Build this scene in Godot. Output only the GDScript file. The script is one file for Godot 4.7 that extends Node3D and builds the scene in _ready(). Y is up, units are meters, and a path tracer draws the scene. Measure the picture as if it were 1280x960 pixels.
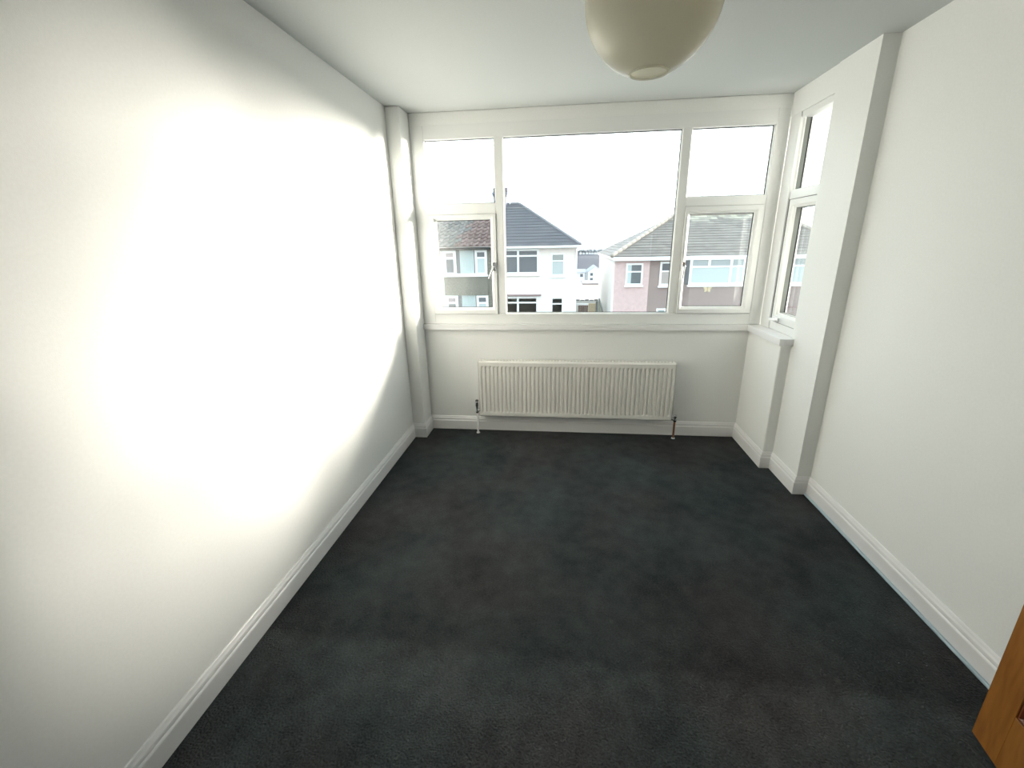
extends Node3D
# An empty bedroom with a bay window looking out on two pairs of semi-detached houses. y up, metres, -z towards the window.

# --- plan of the room -------------------------------------------------------
const XL := -1.216      # left wall
const XR := 1.519       # right wall
const ZW := -3.463      # wall under the window
const XPL := -1.119     # side of the left pier
const ZPL := -3.27      # front of the left pier
const XB := 1.376       # low bay wall on the right
const XPR := 1.4395     # side of the right pier
const ZB := -2.944      # end of the low bay wall
const ZPR := -2.611     # front of the right pier
const CE := 2.4
const BK := 0.95        # back wall

var M := {}
var used := {}

# --- naming -------------------------------------------------------------------
func numbered(called: String) -> String:
	if not used.has(called):
		used[called] = 0
		return called
	used[called] += 1
	return "%s_%03d" % [called, used[called]]

func tag(o: Node, label: String, category: String, group := "", kind := "") -> Node:
	o.set_meta("label", label)
	o.set_meta("category", category)
	if group != "": o.set_meta("group", group)
	if kind != "": o.set_meta("kind", kind)
	return o

func thing(called: String, label: String, category: String, at := Vector3.ZERO, group := "", kind := "") -> Node3D:
	var o := Node3D.new()
	o.name = numbered(called)
	add_child(o, true)
	o.position = at
	tag(o, label, category, group, kind)
	return o

func obj(called: String, st, mat: Material, parent: Node = null) -> MeshInstance3D:
	var mi := MeshInstance3D.new()
	if st is SurfaceTool: mi.mesh = st.commit()
	else: mi.mesh = st
	mi.name = called if parent else numbered(called)
	mi.material_override = mat
	mi.cast_shadow = GeometryInstance3D.SHADOW_CASTING_SETTING_ON
	(parent if parent else self).add_child(mi, true)
	return mi

# --- geometry helpers ------------------------------------------------------
func mb() -> SurfaceTool:
	var st := SurfaceTool.new()
	st.begin(Mesh.PRIMITIVE_TRIANGLES)
	return st

func tri(st: SurfaceTool, a: Vector3, b: Vector3, c: Vector3, out: Vector3) -> void:
	# flat triangle whose front looks along «out»; Godot's fronts run clockwise
	var n := (b - a).cross(c - a)
	if n.length() < 1e-12: return
	n = n.normalized()
	if n.dot(out) < 0.0:
		var t := b; b = c; c = t
		n = -n
	for v in [a, c, b]:
		st.set_normal(n); st.set_uv(Vector2(v.x, v.z)); st.add_vertex(v)

func quad(st: SurfaceTool, a: Vector3, b: Vector3, c: Vector3, d: Vector3, out: Vector3) -> void:
	tri(st, a, b, c, out)
	tri(st, a, c, d, out)

# box with chamfered edges
func bx(st: SurfaceTool, lo: Vector3, hi: Vector3, ch := 0.0) -> void:
	var c := (lo + hi) * 0.5
	var h := (hi - lo).abs() * 0.5
	ch = minf(ch, minf(h.x, minf(h.y, h.z)) * 0.6)
	for ax in 3:
		var u := (ax + 1) % 3
		var v := (ax + 2) % 3
		for s in [-1.0, 1.0]:
			var n := Vector3.ZERO; n[ax] = s
			var p := []
			for q in [[-1, -1], [1, -1], [1, 1], [-1, 1]]:
				var w := Vector3.ZERO
				w[ax] = s * h[ax]; w[u] = q[0] * (h[u] - ch); w[v] = q[1] * (h[v] - ch)
				p.append(c + w)
			quad(st, p[0], p[1], p[2], p[3], n)
	if ch <= 0.0: return
	for ax in 3:
		var u := (ax + 1) % 3
		var v := (ax + 2) % 3
		for su in [-1.0, 1.0]:
			for sv in [-1.0, 1.0]:
				var n := Vector3.ZERO; n[u] = su; n[v] = sv
				var p := []
				for q in [[-1, 0], [1, 0], [1, 1], [-1, 1]]:
					var w := Vector3.ZERO
					w[ax] = q[0] * (h[ax] - ch)
					w[u] = su * (h[u] - (ch if q[1] == 0 else 0.0))
					w[v] = sv * (h[v] - (0.0 if q[1] == 0 else ch))
					p.append(c + w)
				quad(st, p[0], p[1], p[2], p[3], n)
	for sx in [-1.0, 1.0]:
		for sy in [-1.0, 1.0]:
			for sz in [-1.0, 1.0]:
				var s := Vector3(sx, sy, sz)
				tri(st, c + s * (h - Vector3(0, ch, ch)), c + s * (h - Vector3(ch, 0, ch)), c + s * (h - Vector3(ch, ch, 0)), s)

func box(x0: float, x1: float, y0: float, y1: float, z0: float, z1: float, ch := 0.0) -> SurfaceTool:
	var st := mb()
	bx(st, Vector3(minf(x0, x1), minf(y0, y1), minf(z0, z1)), Vector3(maxf(x0, x1), maxf(y0, y1), maxf(z0, z1)), ch)
	return st

# outline in the xy plane pulled along z
func prism(st: SurfaceTool, pts: PackedVector2Array, z0: float, z1: float, xf := Transform3D.IDENTITY) -> void:
	var ids := Geometry2D.triangulate_polygon(pts)
	for k in range(0, ids.size(), 3):
		for z in [z0, z1]:
			var o := Vector3(0, 0, signf(z - (z0 + z1) * 0.5))
			tri(st, xf * Vector3(pts[ids[k]].x, pts[ids[k]].y, z), xf * Vector3(pts[ids[k + 1]].x, pts[ids[k + 1]].y, z), xf * Vector3(pts[ids[k + 2]].x, pts[ids[k + 2]].y, z), xf.basis * o)
	var cw := Geometry2D.is_polygon_clockwise(pts)
	for k in pts.size():
		var a := pts[k]; var b := pts[(k + 1) % pts.size()]
		var n := Vector3(b.y - a.y, a.x - b.x, 0) * (-1.0 if cw else 1.0)
		quad(st, xf * Vector3(a.x, a.y, z0), xf * Vector3(b.x, b.y, z0), xf * Vector3(b.x, b.y, z1), xf * Vector3(a.x, a.y, z1), xf.basis * n)

# surface of revolution about a vertical axis; pr holds (radius, height)
func lathe(st: SurfaceTool, pr: Array, n: int, at := Vector3.ZERO, closed := false, axis := Basis.IDENTITY) -> void:
	var m := pr.size()
	var nr := []
	for i in m:
		var a: Vector2 = pr[(i - 1 + m) % m] if (i > 0 or closed) else pr[i]
		var b: Vector2 = pr[(i + 1) % m] if (i < m - 1 or closed) else pr[i]
		var t := (b - a)
		nr.append(Vector2(t.y, -t.x).normalized())
	for i in (m if closed else m - 1):
		var j := (i + 1) % m
		for k in n:
			var t0 := TAU * k / n; var t1 := TAU * (k + 1) / n
			var v := []
			for q in [[i, t0], [i, t1], [j, t1], [j, t0]]:
				var p: Vector2 = pr[q[0]]; var w: Vector2 = nr[q[0]]
				v.append([at + axis * Vector3(p.x * cos(q[1]), p.y, p.x * sin(q[1])), axis * Vector3(w.x * cos(q[1]), w.y, w.x * sin(q[1]))])
			for f in [[0, 1, 2], [0, 2, 3]]:
				var g: Vector3 = (v[f[1]][0] - v[f[0]][0]).cross(v[f[2]][0] - v[f[0]][0])
				if g.length() < 1e-13: continue
				var order: Array = [f[0], f[1], f[2]] if g.dot(v[f[0]][1]) < 0.0 else [f[0], f[2], f[1]]
				for w in order:
					st.set_normal(v[w][1]); st.set_uv(Vector2.ZERO); st.add_vertex(v[w][0])

func tube(st: SurfaceTool, path: Array, r: float, n := 10) -> void:
	for i in path.size() - 1:
		var a: Vector3 = path[i]; var b: Vector3 = path[i + 1]
		var y := (b - a).normalized()
		var x := y.cross(Vector3.RIGHT if absf(y.x) < 0.9 else Vector3.UP).normalized()
		var bs := Basis(x, y, x.cross(y))
		var l := a.distance_to(b)
		lathe(st, [Vector2(0.0001, 0), Vector2(r, 0), Vector2(r, l), Vector2(0.0001, l)], n, a, false, bs)
		if i > 0:
			lathe(st, ball(r), n, a)

func ball(r: float, k := 6) -> Array:
	var p := []
	for i in k + 1:
		var t := -PI / 2 + PI * i / k
		p.append(Vector2(maxf(r * cos(t), 0.00005), r * sin(t)))
	return p

# a moulding carried along a plan path (x, z); profile = (distance from the wall, height); the room lies to the left of the path
func sweep(st: SurfaceTool, prof: Array, path: Array) -> void:
	var offs := []
	for i in path.size():
		var d0: Vector2 = (path[i] - path[i - 1]).normalized() if i > 0 else (path[1] - path[0]).normalized()
		var d1: Vector2 = (path[i + 1] - path[i]).normalized() if i < path.size() - 1 else d0
		var n0 := Vector2(d0.y, -d0.x); var n1 := Vector2(d1.y, -d1.x)
		var m := (n0 + n1).normalized()
		offs.append(m / maxf(m.dot(n0), 0.3))
	for i in path.size() - 1:
		var d: Vector2 = (path[i + 1] - path[i]).normalized()
		var nn := Vector3(d.y, 0, -d.x)
		for k in prof.size() - 1:
			var p: Vector2 = prof[k]; var q: Vector2 = prof[k + 1]
			var e := q - p
			var out := nn * e.y - Vector3.UP * e.x
			var v := []
			for w in [[i, p], [i + 1, p], [i + 1, q], [i, q]]:
				var xz: Vector2 = path[w[0]] + offs[w[0]] * w[1].x
				v.append(Vector3(xz.x, w[1].y, xz.y))
			quad(st, v[0], v[1], v[2], v[3], out)
		for end in [0, 1]:
			if (end == 0 and i == 0) or (end == 1 and i == path.size() - 2):
				var j: int = i + end
				var c := Vector3(path[j].x, 0.05, path[j].y)
				for k in prof.size() - 1:
					var a: Vector2 = path[j] + offs[j] * prof[k].x; var b: Vector2 = path[j] + offs[j] * prof[k + 1].x
					tri(st, c, Vector3(a.x, prof[k].y, a.y), Vector3(b.x, prof[k + 1].y, b.y), Vector3(d.x, 0, d.y) * (1.0 if end else -1.0))

# four bars round an opening in the local xy plane, chamfered towards the glass
func ring(st: SurfaceTool, o: Rect2, i: Rect2, z0: float, z1: float, slope := 0.006) -> void:
	var oc := [o.position, Vector2(o.end.x, o.position.y), o.end, Vector2(o.position.x, o.end.y)]
	var ic := [i.position, Vector2(i.end.x, i.position.y), i.end, Vector2(i.position.x, i.end.y)]
	var g := i.grow(slope)
	var gc := [g.position, Vector2(g.end.x, g.position.y), g.end, Vector2(g.position.x, g.end.y)]
	var s := o.grow(-0.003)
	var sc := [s.position, Vector2(s.end.x, s.position.y), s.end, Vector2(s.position.x, s.end.y)]
	var v := func(p: Vector2, z: float): return Vector3(p.x, p.y, z)
	for k in 4:
		var j := (k + 1) % 4
		var e: Vector2 = oc[j] - oc[k]
		var out := Vector3(e.y, -e.x, 0).normalized()
		quad(st, v.call(sc[k], z1), v.call(sc[j], z1), v.call(gc[j], z1), v.call(gc[k], z1), Vector3.BACK)
		quad(st, v.call(oc[k], z1 - 0.003), v.call(oc[j], z1 - 0.003), v.call(sc[j], z1), v.call(sc[k], z1), Vector3.BACK + out)
		quad(st, v.call(gc[k], z1), v.call(gc[j], z1), v.call(ic[j], z1 - slope), v.call(ic[k], z1 - slope), Vector3.BACK - out)
		quad(st, v.call(ic[k], z1 - slope), v.call(ic[j], z1 - slope), v.call(ic[j], z0), v.call(ic[k], z0), -out)
		quad(st, v.call(oc[k], z1 - 0.003), v.call(oc[j], z1 - 0.003), v.call(oc[j], z0), v.call(oc[k], z0), out)
		quad(st, v.call(oc[k], z0), v.call(oc[j], z0), v.call(ic[j], z0), v.call(ic[k], z0), Vector3.FORWARD)

func rc(x0: float, x1: float, y0: float, y1: float) -> Rect2:
	return Rect2(x0, y0, x1 - x0, y1 - y0)

# --- materials -------------------------------------------------------------
func mat(c: Color, rough := 0.6, metal := 0.0) -> StandardMaterial3D:
	var m := StandardMaterial3D.new()
	m.albedo_color = c.linear_to_srgb()      # colours below are written as linear base colours
	m.roughness = rough
	m.metallic = metal
	return m

func noise_tex(freq: float, oct: int, sd: int, c0: Color, c1: Color, size := 512, normal := false, bump := 4.0) -> NoiseTexture2D:
	var n := FastNoiseLite.new()
	n.noise_type = FastNoiseLite.TYPE_SIMPLEX_SMOOTH
	n.frequency = freq; n.seed = sd
	n.fractal_type = FastNoiseLite.FRACTAL_FBM; n.fractal_octaves = oct
	var t := NoiseTexture2D.new()
	t.width = size; t.height = size; t.seamless = true
	t.noise = n
	if normal:
		t.as_normal_map = true; t.bump_strength = bump
	else:
		var g := Gradient.new()
		g.set_color(0, c0.linear_to_srgb()); g.set_color(1, c1.linear_to_srgb())
		t.color_ramp = g
	return t

func rough_mat(c0: Color, c1: Color, scale: float, rough: float, bump: float, sd: int, freq := 0.02, oct := 4) -> StandardMaterial3D:
	var m := StandardMaterial3D.new()
	m.albedo_texture = noise_tex(freq, oct, sd, c0, c1)
	m.uv1_triplanar = true; m.uv1_world_triplanar = true
	m.uv1_scale = Vector3.ONE * scale
	m.roughness = rough
	if bump > 0.0:
		m.normal_enabled = true
		m.normal_texture = noise_tex(freq * 3.0, 3, sd + 7, Color.BLACK, Color.WHITE, 512, true, bump)
		m.normal_scale = 0.5
	return m

func grey(v: float) -> Color:
	return Color(v, v, v)

func carpet_texture() -> ImageTexture:
	# charcoal twist-pile carpet: tuft speckle, brushed patches, scuffs and pale specks; 3.7 m across
	var n := 1024
	var im := Image.create(n, n, false, Image.FORMAT_RGB8)
	var a := FastNoiseLite.new(); a.seed = 3; a.frequency = 0.006; a.fractal_octaves = 4
	var b := FastNoiseLite.new(); b.seed = 8; b.frequency = 0.03; b.fractal_octaves = 3
	var c := FastNoiseLite.new(); c.seed = 5; c.frequency = 0.35; c.fractal_octaves = 2
	var h := FastNoiseLite.new(); h.seed = 21; h.frequency = 0.004
	var rng := RandomNumberGenerator.new(); rng.seed = 77
	var band_row := float(n) * 0.625          # a lighter band starts at this row and fades towards the door
	for y in n:
		for x in n:
			var v := 1.0 + 0.34 * a.get_noise_2d(x, y) + 0.22 * b.get_noise_2d(x, y) + 0.22 * c.get_noise_2d(x, y) + rng.randf_range(-0.12, 0.12)
			var edge := band_row + 10.0 * a.get_noise_2d(x * 2.0, 40.0) + 0.02 * (x - 400.0)
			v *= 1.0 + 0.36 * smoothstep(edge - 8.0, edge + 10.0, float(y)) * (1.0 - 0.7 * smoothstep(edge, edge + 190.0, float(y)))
			var w := 0.5 + 0.9 * h.get_noise_2d(x, y)
			var col := Color(0.038, 0.047, 0.048).lerp(Color(0.047, 0.046, 0.047), clampf(w, 0.0, 1.0)) * v
			im.set_pixel(x, y, col.linear_to_srgb())
	for k in 26:                            # scuffs and lint
		var px := rng.randi_range(30, n - 40); var py := rng.randi_range(30, n - 40)
		var rx := rng.randf_range(2.0, 14.0); var ry := rng.randf_range(2.0, 9.0)
		var amt := rng.randf_range(0.12, 0.45) * (5.0 / (rx + 2.0))
		for yy in range(-int(ry) - 1, int(ry) + 2):
			for xx in range(-int(rx) - 1, int(rx) + 2):
				var q := (xx / rx) * (xx / rx) + (yy / ry) * (yy / ry)
				if q < 1.0:
					var o := im.get_pixel(px + xx, py + yy)
					im.set_pixel(px + xx, py + yy, o.lerp(Color(0.42, 0.41, 0.39), amt * (1.0 - q)))
	return ImageTexture.create_from_image(im)

func wood_texture() -> ImageTexture:
	var im := Image.create(256, 512, false, Image.FORMAT_RGB8)
	var a := FastNoiseLite.new(); a.seed = 4; a.frequency = 0.02; a.fractal_octaves = 3
	for y in 512:
		for x in 256:
			var g := a.get_noise_2d(x * 3.0, y * 0.22)
			var r := 0.5 + 0.5 * sin((x + 40.0 * a.get_noise_2d(x * 0.5, y * 0.1)) * 0.35)
			var c := Color(0.33, 0.135, 0.028).lerp(Color(0.25, 0.09, 0.018), clampf(0.45 * r + 0.9 * g + 0.15, 0, 1))
			im.set_pixel(x, y, c.linear_to_srgb())
	return ImageTexture.create_from_image(im)

func make_materials() -> void:
	M.wall = rough_mat(Color(0.815, 0.825, 0.81), Color(0.85, 0.86, 0.845), 3.0, 0.75, 0.5, 11, 0.05, 3)
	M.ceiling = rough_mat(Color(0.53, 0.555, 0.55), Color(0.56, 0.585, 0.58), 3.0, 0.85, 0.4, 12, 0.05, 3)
	M.gloss = mat(grey(0.80), 0.28)
	M.sill = mat(grey(0.83), 0.22)
	M.upvc = mat(Color(0.80, 0.81, 0.80), 0.3)
	M.gasket = mat(grey(0.02), 0.7)
	M.gap_shade = mat(grey(0.16), 0.8)
	M.spacer = mat(Color(0.17, 0.18, 0.165), 0.6)
	M.glass = mat(Color(0.9, 0.97, 0.95), 0.0)
	M.glass.transparency = BaseMaterial3D.TRANSPARENCY_ALPHA
	M.glass.albedo_color.a = 0.015
	M.radiator = mat(Color(0.78, 0.77, 0.73), 0.35)
	M.chrome = mat(grey(0.62), 0.18, 1.0)
	M.copper = mat(Color(0.42, 0.20, 0.12), 0.35, 1.0)
	M.dark = mat(grey(0.06), 0.4)
	M.carpet = StandardMaterial3D.new()
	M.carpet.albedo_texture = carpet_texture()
	M.carpet.roughness = 1.0
	M.carpet.metallic_specular = 0.1
	M.carpet.normal_enabled = true
	M.carpet.normal_texture = noise_tex(0.45, 2, 31, Color.BLACK, Color.WHITE, 1024, true, 6.0)
	M.carpet.normal_scale = 0.35
	M.carpet.uv1_scale = Vector3(1 / 3.7, 1 / 3.7, 1)
	M.carpet.uv1_offset = Vector3(1.8 / 3.7, 3.62 / 3.7, 0)
	M.wood = StandardMaterial3D.new()
	M.wood.albedo_texture = wood_texture()
	M.wood.roughness = 0.38
	M.wood.uv1_triplanar = true
	M.wood.uv1_scale = Vector3.ONE * 2.0
	M.shade = mat(Color(0.64, 0.65, 0.60), 0.15)
	M.shade.metallic_specular = 0.3
	M.shade.backlight_enabled = true
	M.shade.backlight = Color(0.6, 0.58, 0.5)
	M.shade.transparency = BaseMaterial3D.TRANSPARENCY_ALPHA
	M.shade.albedo_color.a = 0.38
	M.plastic = mat(grey(0.75), 0.35)
	# outside
	M.slate = mat(grey(1.0), 0.7); M.slate.vertex_color_use_as_albedo = true
	M.render_cream = rough_mat(Color(0.78, 0.70, 0.66), Color(0.85, 0.78, 0.74), 0.5, 0.9, 3.0, 41)
	M.render_white = rough_mat(Color(0.80, 0.79, 0.77), Color(0.86, 0.85, 0.83), 0.4, 0.9, 3.0, 42)
	M.render_pink = rough_mat(Color(0.56, 0.41, 0.41), Color(0.66, 0.49, 0.48), 0.4, 0.9, 3.0, 43)
	M.pebble = rough_mat(Color(0.11, 0.105, 0.085), Color(0.28, 0.265, 0.225), 0.6, 0.95, 6.0, 44, 0.03)
	M.brown = rough_mat(Color(0.27, 0.21, 0.20), Color(0.38, 0.31, 0.295), 0.7, 0.95, 5.0, 45, 0.05)
	M.white = mat(grey(0.84), 0.4)
	M.far_glass = mat(Color(0.14, 0.15, 0.165), 0.08)
	M.blind = mat(Color(0.47, 0.54, 0.545), 0.6)
	M.gutter_dark = mat(Color(0.04, 0.04, 0.04), 0.95)
	M.gutter_dark.metallic_specular = 0.1
	M.lead = mat(Color(0.25, 0.17, 0.17), 0.6)
	M.brick = rough_mat(Color(0.14, 0.15, 0.20), Color(0.22, 0.23, 0.29), 1.0, 0.9, 4.0, 46, 0.08)
	M.pot = mat(Color(0.20, 0.18, 0.20), 0.8)
	M.ground = rough_mat(Color(0.20, 0.20, 0.19), Color(0.30, 0.30, 0.28), 0.15, 0.95, 2.0, 47)
	M.hill = rough_mat(Color(0.033, 0.036, 0.055), Color(0.06, 0.065, 0.09), 0.02, 1.0, 0.0, 48)
	M.far_hill = rough_mat(Color(0.22, 0.24, 0.27), Color(0.32, 0.34, 0.36), 0.01, 1.0, 0.0, 49)  # distance haze is put into this pale colour
	M.leaf = mat(Color(0.17, 0.18, 0.19), 0.9)
	M.fence = rough_mat(Color(0.48, 0.38, 0.24), Color(0.58, 0.48, 0.33), 1.0, 0.85, 3.0, 50)
	M.gate = rough_mat(Color(0.12, 0.075, 0.06), Color(0.19, 0.12, 0.10), 1.0, 0.7, 3.0, 51)
	M.rail = mat(Color(0.16, 0.17, 0.17), 0.6)
	M.green_panel = mat(Color(0.42, 0.45, 0.38), 0.7)
	M.navy = mat(Color(0.10, 0.11, 0.16), 0.6)
	M.cable = mat(grey(0.25), 0.6)
	M.plaque = mat(Color(0.62, 0.52, 0.36), 0.7)

# --- the room ----------------------------------------------------------------
func struct(called: String, label: String, category: String, st, m: Material) -> MeshInstance3D:
	var o := obj(called, st, m)
	tag(o, label, category, "", "structure")
	return o

func build_room() -> void:
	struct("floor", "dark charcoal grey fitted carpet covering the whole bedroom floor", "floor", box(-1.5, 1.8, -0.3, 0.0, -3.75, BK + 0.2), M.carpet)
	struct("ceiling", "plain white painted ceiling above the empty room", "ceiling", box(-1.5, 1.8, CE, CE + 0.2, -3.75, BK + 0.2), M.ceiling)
	var st := mb()
	bx(st, Vector3(-1.5, 0, -3.7), Vector3(XL, CE, BK + 0.2))
	var wl := struct("wall_left", "long white left wall washed by low sunlight from the bay", "wall", st, M.wall)
	obj("pier", box(XL, XPL, 0, CE, -3.7, ZPL, 0.004), M.wall, wl)
	st = mb()
	bx(st, Vector3(XPL, 0, -3.7), Vector3(1.7, 0.862, ZW))
	var wf := struct("wall_front", "low white wall below the wide front window behind the radiator", "wall", st, M.wall)
	obj("lintel", box(XPL, 1.7, 2.315, CE, -3.7, ZW, 0.004), M.wall, wf)
	st = mb()
	bx(st, Vector3(XR, 0, ZPR), Vector3(1.78, CE, BK + 0.2))
	var wr := struct("wall_right", "plain white right wall running from the pier to the wooden door", "wall", st, M.wall)
	obj("pier", box(XPR, 1.78, 0, CE, -2.87, ZPR), M.wall, wr)
	obj("window_return", box(XPR, XPR + 0.008, 0.905, CE, -2.952, -2.868), M.wall, wr)
	obj("bay_wall", box(XB, 1.7, 0, 0.862, ZW, ZB, 0.004), M.wall, wr)
	obj("bay_wall_end", box(XPR, 1.7, 0, 0.905, ZB, -2.868), M.wall, wr)
	obj("bay_lintel", box(XPR + 0.006, 1.7, 2.262, CE, ZW, -2.868), M.wall, wr)
	struct("wall_back", "plain white back wall behind the viewer", "wall", box(-1.3, 1.6, 0, CE, BK, BK + 0.2), M.wall)
	# short nib that carries the door, just out of view
	struct("wall_nib", "short white wall nib that carries the open wooden door", "wall", box(1.17, XR, 0, CE, -0.40, -0.28), M.wall)
	# skirting boards: ogee top
	var prof := [Vector2(0.0, 0.0), Vector2(0.017, 0.0), Vector2(0.018, 0.074), Vector2(0.0165, 0.079), Vector2(0.013, 0.083), Vector2(0.0135, 0.090), Vector2(0.0125, 0.098), Vector2(0.0085, 0.105), Vector2(0.006, 0.112), Vector2(0.004, 0.115), Vector2(0.0, 0.116)]
	st = mb()
	sweep(st, prof, [Vector2(XPL, ZW), Vector2(XPL, ZPL), Vector2(XL, ZPL), Vector2(XL, BK)])
	struct("baseboard_left", "white gloss moulded skirting along the left wall and round its pier", "skirting board", st, M.gloss)
	st = mb()
	sweep(st, prof, [Vector2(XB, ZW), Vector2(XPL, ZW)])
	struct("baseboard_front", "white gloss moulded skirting behind and beside the radiator", "skirting board", st, M.gloss)
	st = mb()
	sweep(st, prof, [Vector2(XR, -0.4), Vector2(XR, ZPR), Vector2(XPR, ZPR), Vector2(XPR, ZB), Vector2(XB, ZB), Vector2(XB, ZW)])
	struct("baseboard_right", "white gloss moulded skirting along the right wall, round its pier and into the bay", "skirting board", st, M.gloss)
	# silvery carpet gripper line along the right-hand skirting
	struct("trim_1", "thin pale blue edge strip between right skirting and carpet", "trim", box(XR - 0.030, XR - 0.017, 0.0, 0.013, -0.42, ZPR + 0.018, 0.003), mat(Color(0.42, 0.52, 0.58), 0.35))

func pane(parent: Node, r: Rect2, z: float) -> MeshInstance3D:
	return obj("pane", box(r.position.x, r.end.x, r.position.y, r.end.y, z - 0.002, z + 0.002), M.glass, parent)

func gasket(parent: Node, r: Rect2, z: float) -> void:
	var st := mb()
	ring(st, r.grow(0.004), r.grow(-0.0035), z - 0.005, z + 0.004, 0.001)
	obj("gasket", st, M.gasket, parent)

func spacer(parent: Node, g: Rect2, z0: float, z1: float) -> void:
	var st := mb()
	ring(st, g.grow(0.003), g.grow(-0.002), z0, z1, 0.001)
	obj("glazing_spacer", st, M.spacer, parent)

# sash in local coordinates: outer and glass rectangles
func casement(parent: Node, o: Rect2, g: Rect2, z: float, deep := 0.0) -> MeshInstance3D:
	var st := mb()
	ring(st, o, g.grow(0.010), z - 0.058, z + 0.012, 0.008)
	var sash := obj("casement", st, M.upvc, parent)
	st = mb()
	ring(st, g.grow(0.010), g, z - 0.04 - deep, z - 0.002, 0.009)
	obj("glazing_bead", st, M.upvc, sash)
	gasket(sash, g, z - 0.026 - deep)
	if deep > 0.0: spacer(sash, g, z - 0.026 - deep, z - 0.012)
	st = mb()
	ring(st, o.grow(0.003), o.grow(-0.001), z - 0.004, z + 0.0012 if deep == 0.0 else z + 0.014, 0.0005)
	obj("sash_gap_shade", st, M.gap_shade, sash)  # dark ring standing in for the shade in the gap round the sash
	pane(sash, g.grow(0.006), z - 0.028 - deep)
	return sash

func fixed(parent: Node, g: Rect2, z: float, deep := 0.0) -> void:
	var st := mb()
	ring(st, g.grow(0.010), g, z - 0.045 - deep, z - 0.006, 0.010)
	obj("glazing_bead", st, M.upvc, parent)
	gasket(parent, g, z - 0.032 - deep)
	if deep > 0.0: spacer(parent, g, z - 0.032 - deep, z - 0.022)
	pane(parent, g.grow(0.006), z - 0.034 - deep)

func handle_at(parent: Node, at: Vector3, lever: Vector3) -> void:
	var st := mb()
	bx(st, at + Vector3(-0.013, -0.032, 0), at + Vector3(0.013, 0.032, 0.012), 0.005)
	tube(st, [at + Vector3(0, 0, 0.01), at + Vector3(0, 0, 0.038), at + Vector3(0, 0, 0.038) + lever], 0.0075, 10)
	obj("window_handle", st, M.chrome, parent)

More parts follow.
